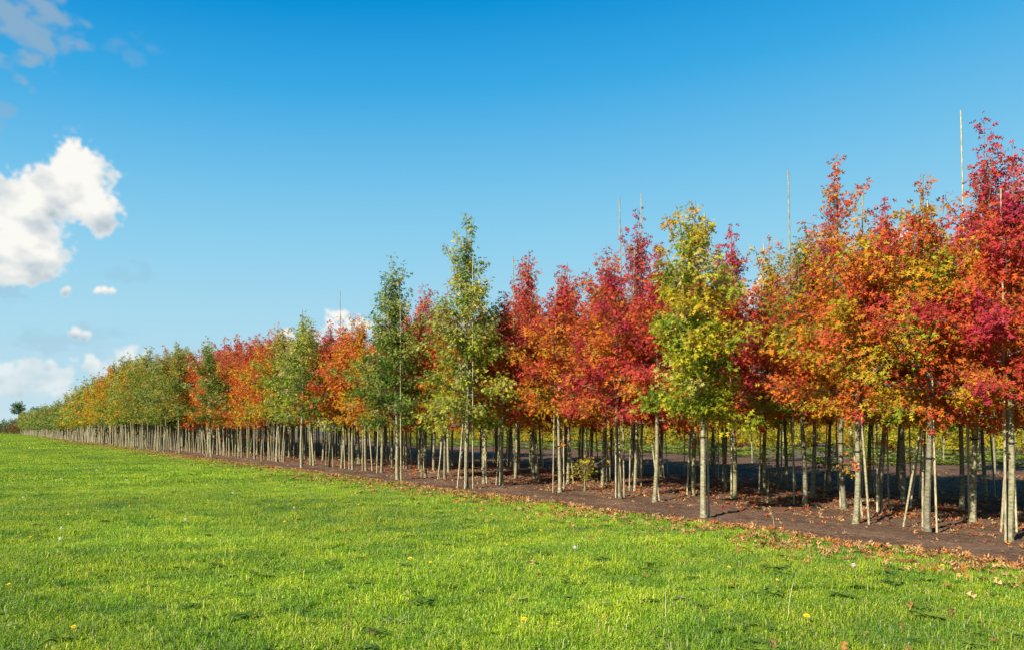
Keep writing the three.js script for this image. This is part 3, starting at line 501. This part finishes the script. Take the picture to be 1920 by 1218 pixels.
{
  const R = mulberry(333), lawn = thing('grass', 0, 0); tag(lawn, 'mown green grass of the lawn in front of the oak rows', 'grass', null, 'stuff');
  const sets = [
    { d0: 4.5, d1: 24, step: 0.24, size: 0.34, blades: 330, len: 0.06, width: 0.005, n: 6 },
    { d0: 4.5, d1: 20, step: 0.42, size: 0.36, blades: 55, len: 0.125, width: 0.0055, n: 4, loose: true },
    { d0: 24, d1: 62, step: 0.7, size: 0.95, blades: 480, len: 0.075, width: 0.011, n: 4 },
    { d0: 62, d1: 230, step: 2.2, size: 3.0, blades: 650, len: 0.095, width: 0.034, n: 3 }];
  const m4 = new THREE.Matrix4(), q = new THREE.Quaternion(), e = new THREE.Euler(), col = new THREE.Color();
  sets.forEach((s, si) => {
    const spots = Array.from({ length: s.n }, () => []);
    for (let d = s.d0; d < s.d1; d += s.step) for (let x = -0.72 * d - 1; x < 0.72 * d + 1; x += s.step) {
      const a = x + (R() - 0.5) * s.step, b = d + (R() - 0.5) * s.step, u = U(a, b), k = Q(a, b), r1 = R(), r2 = R(), r3 = R(), gap = lawnEdge(u) - k;
      if (gap < 0.06 || pxOf(a, b) < -60 || pxOf(a, b) > 1990) continue;
      if (s.loose && fbm2(a * 0.8 + 60, b * 0.8, 3) + r2 * 0.35 < 0.16) continue;
      if (gap < 0.5 && r1 > 0.35 + gap) continue;
      const tall = 0.8 + 0.55 * r2 + 0.7 * Math.max(0, fbm2(a * 0.9, b * 0.9, 3)) ;
      spots[Math.floor(r3 * s.n)].push([a, lawnY(a, b) * sstep(gap, 0, 1.2) - 0.008, b, tall * (gap < 0.6 ? 0.75 : 1)]);
    }
    spots.forEach((list, v) => {
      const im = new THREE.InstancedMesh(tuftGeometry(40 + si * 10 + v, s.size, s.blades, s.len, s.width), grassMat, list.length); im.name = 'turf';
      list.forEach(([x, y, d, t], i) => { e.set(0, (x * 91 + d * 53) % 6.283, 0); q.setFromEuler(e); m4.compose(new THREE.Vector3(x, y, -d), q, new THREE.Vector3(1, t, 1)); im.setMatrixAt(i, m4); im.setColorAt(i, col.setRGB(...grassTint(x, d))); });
      lawn.add(im);
    });
  });
}

// broad-leaved rosettes and clover in the turf
{
  const R = mulberry(606), G = [0, 1, 2].map((k) => { const r = mulberry(610 + k), g = new Geo(600), n = [9, 14, 26][k]; for (let i = 0; i < n; i++) { const a = r() * 6.283, up = 0.25 + r() * 0.5, l = [0.13, 0.09, 0.045][k] * (0.7 + r() * 0.6), o = k === 2 ? r() * 0.13 : 0.01, b = r() * 6.283, c = Math.cos(a), s = Math.sin(a), v = 0.8 + r() * 0.4, m = Math.hypot(1, up); g.leaf(Math.cos(b) * o, 0.012 + (k === 2 ? r() * 0.035 : 0), Math.sin(b) * o, c / m, up / m, s / m, -c * up / m, 1 / m, -s * up / m, l, v, v, v, 0.06, 0.35); } return g.done({ uv: false }); });
  const spots = [[], [], []], m4 = new THREE.Matrix4(), q = new THREE.Quaternion(), col = new THREE.Color(), up = new THREE.Vector3(0, 1, 0);
  for (let i = 0; i < 1500; i++) { const d = 5.5 + 26 * Math.pow(R(), 1.5), x = (R() - 0.5) * 1.36 * d, g = lawnEdge(U(x, d)) - Q(x, d), c = fbm2(x * 0.55 + 80, d * 0.55, 3); if (g < 0.2 || c + (R() - 0.5) * 0.9 < 0.12) continue; spots[Math.floor(R() * 3)].push([x, d, 0.45 + R() * 0.6, R()]); }
  const weeds = thing('lawn_weeds', 0, 0); tag(weeds, 'low broad-leaved weeds and clover scattered through the lawn', 'weeds', null, 'stuff');
  spots.forEach((list, k) => { const im = new THREE.InstancedMesh(G[k], leafMat, list.length); im.name = 'rosettes'; list.forEach(([x, d, s, c], i) => { q.setFromAxisAngle(up, c * 40); m4.compose(new THREE.Vector3(x, lawnY(x, d) + 0.012, -d), q, new THREE.Vector3(s, s, s)); im.setMatrixAt(i, m4); im.setColorAt(i, c < 0.5 ? col.setRGB(0.11, 0.22, 0.015) : c < 0.95 ? col.setRGB(0.22, 0.33, 0.02) : col.setRGB(0.36, 0.42, 0.10)); }); weeds.add(im); });
}

// ---------------------------------------------------------------- fallen leaves
{
  const R = mulberry(818), N = () => (R() + R() + R() - 1.5) * 1.15;
  const litter = thing('fallen_leaves', 0, 0); tag(litter, 'drift of brown and orange fallen leaves along the lawn edge and under the oaks', 'fallen leaves', null, 'stuff');
  const geos = [0, 1, 2, 3].map((k) => { const r = mulberry(60 + k), g = new Geo(32); g.leaf(0, 0, -0.5, 0, 0, 1, 0, 1, 0, 1, 1, 1, 1, 0.08 + k * 0.12, [0.1, 0.35, -0.2, 0.5][k]); return g.done({ color: false, uv: false }); });
  const spots = [[], [], [], []];
  const cols = [[0.42, 0.19, 0.065], [0.34, 0.13, 0.045], [0.48, 0.27, 0.11], [0.2, 0.075, 0.035], [0.46, 0.28, 0.12], [0.45, 0.13, 0.02], [0.36, 0.05, 0.02]];
  const put = (u, q, y, s, red) => { const x = X(u, q), d = D(u, q), px = pxOf(x, d); if (d < 5 || px < -40 || px > 1985) return; const c = cols[Math.floor(R() * (red ? 7 : 5.4))], j = 0.75 + R() * 0.5; spots[Math.floor(R() * 4)].push([x, y + 0.006 + R() * 0.02, d, s, c.map((v) => v * j)]); };
  const along = () => { const t = R(); return -4 + Math.pow(t, 1.9) * 150; };
  for (let i = 0; i < 30000; i++) {                              // the drift on the lawn's edge
    const u = along(), e = lawnEdge(u), dens = 0.55 + 0.9 * fbm2(u * 0.6, 77, 3), g = (R() < 0.45 ? Math.abs(N()) * 0.4 - 0.2 : Math.abs(N()) * 1.9 - 0.1); if (R() > dens + 0.25) continue;
    const q = e - g - (R() < 0.25 ? R() * 1.2 : 0), clump = fbm2(u * 1.1, q * 1.6, 3); if (clump < (g < 0.2 ? -0.2 : -0.06 + g * 0.07) && R() < 0.88) continue;
    const x = X(u, q), d = D(u, q); put(u, q, q < e ? lawnY(x, d) * sstep(e - q, 0, 1.2) + 0.018 * Math.min(1, (e - q) * 3) + R() * 0.02 : soilY(u, q), 0.08 + R() * 0.05, false);
  }
  for (let i = 0; i < 46000; i++) {                               // under the trees
    const u = along(), q = 12.8 + Math.abs(N()) * 3.5 + R() * (R() < 0.5 ? 5.5 : 18), c = fbm2(u * 0.7, q * 0.9, 3); if (c < -0.02 + (q < 14 ? 0.18 : 0) && R() < 0.8) continue; put(u, q, soilY(u, q), 0.08 + R() * 0.05, true);
  }
  for (let i = 0; i < 700; i++) { const u = along(), q = 11.3 + R() * 2.2; put(u, q, soilY(u, q), 0.07 + R() * 0.05, false); }
  for (let i = 0; i < 50; i++) { const u = -3 + R() * 40, q = 10.6 - Math.pow(R(), 1.4) * 8; put(u, q, lawnY(X(u, q), D(u, q)) + 0.02, 0.07 + R() * 0.04, false); }
  const m4 = new THREE.Matrix4(), qn = new THREE.Quaternion(), e = new THREE.Euler(), col = new THREE.Color();
  spots.forEach((list, k) => { const im = new THREE.InstancedMesh(geos[k], litterMat, list.length); im.name = 'leaves'; list.forEach(([x, y, d, s, c], i) => { e.set(N() * 0.45, R() * 6.283, N() * 0.45, 'YXZ'); qn.setFromEuler(e); m4.compose(new THREE.Vector3(x, y, -d), qn, new THREE.Vector3(s, s, s)); im.setMatrixAt(i, m4); im.setColorAt(i, col.setRGB(...c)); }); litter.add(im); });
}

// ---------------------------------------------------------------- dandelions, stalks and single leaves in the lawn
{
  const R = mulberry(5150);
  const yellow = new THREE.MeshStandardMaterial({ color: new THREE.Color().setRGB(0.78, 0.52, 0.01), roughness: 0.8 }), stemM = new THREE.MeshStandardMaterial({ color: new THREE.Color().setRGB(0.22, 0.26, 0.08), roughness: 0.8 }), fluff = new THREE.MeshPhysicalMaterial({ color: new THREE.Color().setRGB(0.78, 0.77, 0.72), roughness: 0.95, transmission: 0.35, thickness: 0 }), strawM = new THREE.MeshStandardMaterial({ color: new THREE.Color().setRGB(0.55, 0.46, 0.25), roughness: 0.85 }), brownM = new THREE.MeshStandardMaterial({ color: new THREE.Color().setRGB(0.36, 0.16, 0.06), roughness: 0.85 });
  const stemG = (() => { const g = new Geo(64); g.tube([[0, 0, 0], [0.004, 0.5, 0.006], [0, 1, 0]], [0.0035, 0.003, 0.003], 5); return g.done({ smooth: true, color: false }); })();
  const bloomG = (() => { const g = new Geo(400); for (let k = 0; k < 3; k++) for (let i = 0; i < 18; i++) { const a = (i + k * 0.33) / 18 * 6.283, r = 0.024 - k * 0.006, el = 0.12 + k * 0.4, w = 0.0034, c = Math.cos(a), s = Math.sin(a), h = Math.sin(el) * r; const v = [[0, 0.001 + k * 0.001, 0], [c * r * 0.7 - s * w, h * 0.7 + 0.002, s * r * 0.7 + c * w], [c * r * Math.cos(el), h, s * r * Math.cos(el)], [c * r * 0.7 + s * w, h * 0.7 + 0.002, s * r * 0.7 - c * w]].map((p) => g.v(...p)); g.f(v[0], v[1], v[2]); g.f(v[0], v[2], v[3]); } return g.done({ color: false, uv: false }); })();
  const clockG = (() => { const g = new Geo(2000), n = 90; for (let i = 0; i < n; i++) { const y = 1 - 2 * (i + 0.5) / n, r = Math.sqrt(1 - y * y), a = i * 2.39996, d = [Math.cos(a) * r, y, Math.sin(a) * r], t = Math.abs(y) < 0.9 ? [d[2], 0, -d[0]] : [1, 0, 0], l = Math.hypot(...t), s = t.map((v) => v / l), w = [d[1] * s[2] - d[2] * s[1], d[2] * s[0] - d[0] * s[2], d[0] * s[1] - d[1] * s[0]], P = (k, p, q) => g.v(d[0] * k + s[0] * p + w[0] * q, d[1] * k + s[1] * p + w[1] * q, d[2] * k + s[2] * p + w[2] * q); const o = P(0.002, 0, 0), m = P(0.0185, 0.0009, 0), m2 = P(0.0185, -0.0009, 0); g.f(o, m, m2); const c = P(0.018, 0, 0); for (let k = 0; k < 5; k++) { const b = k / 5 * 6.283, e = P(0.0225, Math.cos(b) * 0.005, Math.sin(b) * 0.005), f = P(0.0225, Math.cos(b + 0.5) * 0.005, Math.sin(b + 0.5) * 0.005); g.f(c, e, f); } } return g.done({ color: false, uv: false }); })();
  const core = new THREE.SphereGeometry(0.004, 8, 6);
  const blooms = [[769, 1045, 1.25, 'largest open yellow dandelion in the middle of the lawn'], [807, 1056, 0.8, 'small yellow dandelion just right of the largest one mid lawn'], [982, 1159, 1.0, 'half-open yellow dandelion low in the middle near the bottom'], [1513, 1147, 1.15, 'yellow dandelion right of the tall pale dry stalk'], [1458, 1084, 0.8, 'small yellow dandelion left above the tall pale dry stalk'], [1367, 1060, 0.8, 'small yellow dandelion below the leaf drift, under the yellow-green oak'], [1768, 1060, 0.9, 'yellow dandelion beside the leaf clumps at the right'], [922, 967, 0.9, 'yellow dandelion below the tallest green oak near the leaf drift'], [1014, 989, 0.9, 'yellow dandelion under the leaf drift below the yellow sapling'], [672, 944, 0.9, 'yellow dandelion in bright grass below the dark green oak'], [950, 1020, 0.7, 'pale yellow dandelion mid lawn below the tallest green oak'], [533, 975, 1.0, 'yellow dandelion below the white seed head in the left lawn'], [330, 945, 0.9, 'yellow dandelion left of centre, above the lone seed head'], [242, 950, 0.9, 'yellow dandelion in the left lawn, between two others'], [128, 963, 0.9, 'left yellow dandelion of a close pair at left'], [144, 962, 0.8, 'right yellow dandelion of a close pair at left'], [57, 999, 0.9, 'orange-yellow dandelion left of the biggest seed head'], [138, 1176, 0.9, 'yellow dandelion in the bottom left corner grass'], [16, 1093, 0.9, 'yellow dandelion at the left edge of the lawn'], [25, 887, 1.1, 'yellow dandelion far back at the left edge'], [165, 906, 1.0, 'yellow dandelion far back in the left lawn']];
  for (const [px, py, s, label] of blooms) { const [x, d] = onGround(px, py, 0.09), o = thing('dandelion', x, -d, lawnY(x, d)); const st = part('stem', stemG, stemM, o); st.scale.set(1, 0.085, 1); const b = part('bloom', bloomG, yellow, o); b.position.y = 0.085; b.scale.setScalar(s * 1.15); b.rotation.set(0.35, R() * 6, 0); tag(o, label, 'dandelion', 'dandelions in the lawn'); }
  const clocks = [[42, 929, 'white seed head near the left edge of the lawn'], [114, 985, 'biggest round white seed head in the left lawn'], [113, 897, 'white seed head far back at left'], [180, 883, 'white seed head farthest back below the olive oaks'], [238, 899, 'white seed head far back below the slim green oak'], [436, 923, 'white seed head below the yellow-green oak in the left half'], [551, 948, 'bright white seed head left of centre, below the trunks'], [347, 970, 'lone white seed head left of centre, lower than its neighbours'], [1078, 1026, 'white seed head in the middle lawn below the yellow sapling'], [112, 1012, 'pale flattened seed head just below the biggest one'], [1601, 1064, 'white seed head in the right lawn under the leaf clumps']];
  for (const [px, py, label] of clocks) { const [x, d] = onGround(px, py, 0.13), o = thing('dandelion_seed_head', x, -d, lawnY(x, d)), st = part('stem', stemG, stemM, o); st.scale.set(1, 0.13, 1); const b = part('seeds', clockG, fluff, o); b.position.y = 0.135; const c = part('core', core, strawM, o); c.position.y = 0.135; const k = 1 + Math.max(0, d - 14) * 0.012; b.scale.setScalar(0.95 * k); tag(o, label, 'dandelion', 'dandelion seed heads in the lawn'); }
  const stalks = [[1478, 1152, 1488, 1088, strawM, 'tall pale dry stalk curving up in the right lawn'], [651, 1216, 654, 1140, brownM, 'brown bare flower stalk at the bottom, left of centre'], [1248, 1165, 1248, 1110, strawM, 'straight straw stalk in the lower middle lawn'], [1119, 1206, 1140, 1158, brownM, 'bent reddish stalk near the bottom middle'], [612, 1216, 599, 1188, brownM, 'short brown stalk with a spent head at the bottom, left'], [838, 1062, 852, 1042, strawM, 'pale dry blade leaning right of the largest dandelion'], [1452, 985, 1440, 950, strawM, 'dead twig at the edge of the open soil'], [260, 942, 271, 918, strawM, 'pale dry grass stalk leaning in the left lawn']];
  for (const [fx, fy, tx, ty, m, label] of stalks) { const [x, d] = onGround(fx, fy, 0), h = (fy - ty) * d / F, w = (tx - fx) * d / F, g = new Geo(64); g.tube([[0, -0.02, 0], [w * 0.15, h * 0.4, 0.01], [w * 0.5, h * 0.75, 0.015], [w, h, 0]], [0.0042, 0.0036, 0.003, 0.0022], 5); const o = new THREE.Mesh(g.done({ smooth: true, color: false }), m); o.name = numbered('dry_stalk'); o.position.set(x, lawnY(x, d), -d); scene.add(o); tag(o, label, 'stalk', 'dry stalks in the lawn'); }
  const leafG = [0, 1].map((k) => { const g = new Geo(32); g.leaf(0, 0, -0.5, 0, 0, 1, 0, 1, 0, 1, 1, 1, 1, 0.2 + k * 0.15, 0.3); return g.done({ color: false, uv: false }); }), lm = [[0.36, 0.13, 0.035], [0.2, 0.075, 0.03], [0.42, 0.22, 0.08]].map((c) => new THREE.MeshPhysicalMaterial({ color: new THREE.Color().setRGB(...c), roughness: 0.85, transmission: 0.15, thickness: 0 }));
  [[1205, 1130, 0, 'rust-brown fallen oak leaf upright in the lower middle grass'], [1000, 1056, 2, 'pale orange fallen leaf alone in the middle lawn'], [1012, 1188, 1, 'dark brown curled leaf near the bottom middle'], [1710, 1130, 0, 'orange-brown fallen leaf on the bare spot at right'], [1785, 1143, 1, 'brown fallen leaf right of the bare spot'], [1448, 1206, 1, 'brown leaf at the bottom edge below the tall pale stalk'], [1583, 1207, 0, 'orange leaf at the bottom edge at right'], [695, 1184, 2, 'tan leaf near the bottom, right of the brown stalk'], [1692, 1170, 0, 'small orange leaf low in the right lawn']].forEach(([px, py, k, label], i) => { const [x, d] = onGround(px, py, 0.05), o = new THREE.Mesh(leafG[i % 2], lm[k]); o.name = numbered('fallen_leaf'); o.position.set(x, lawnY(x, d) + 0.06, -d); o.rotation.set(0.6 + R() * 0.5, R() * 6, R() * 0.6, 'YXZ'); o.scale.setScalar(0.095); scene.add(o); tag(o, label, 'leaf', 'single fallen leaves in the lawn'); });
}

scene.traverse((o) => { if (o.isMesh) { o.castShadow = true; o.receiveShadow = true; } });
renderer.render(scene, camera);
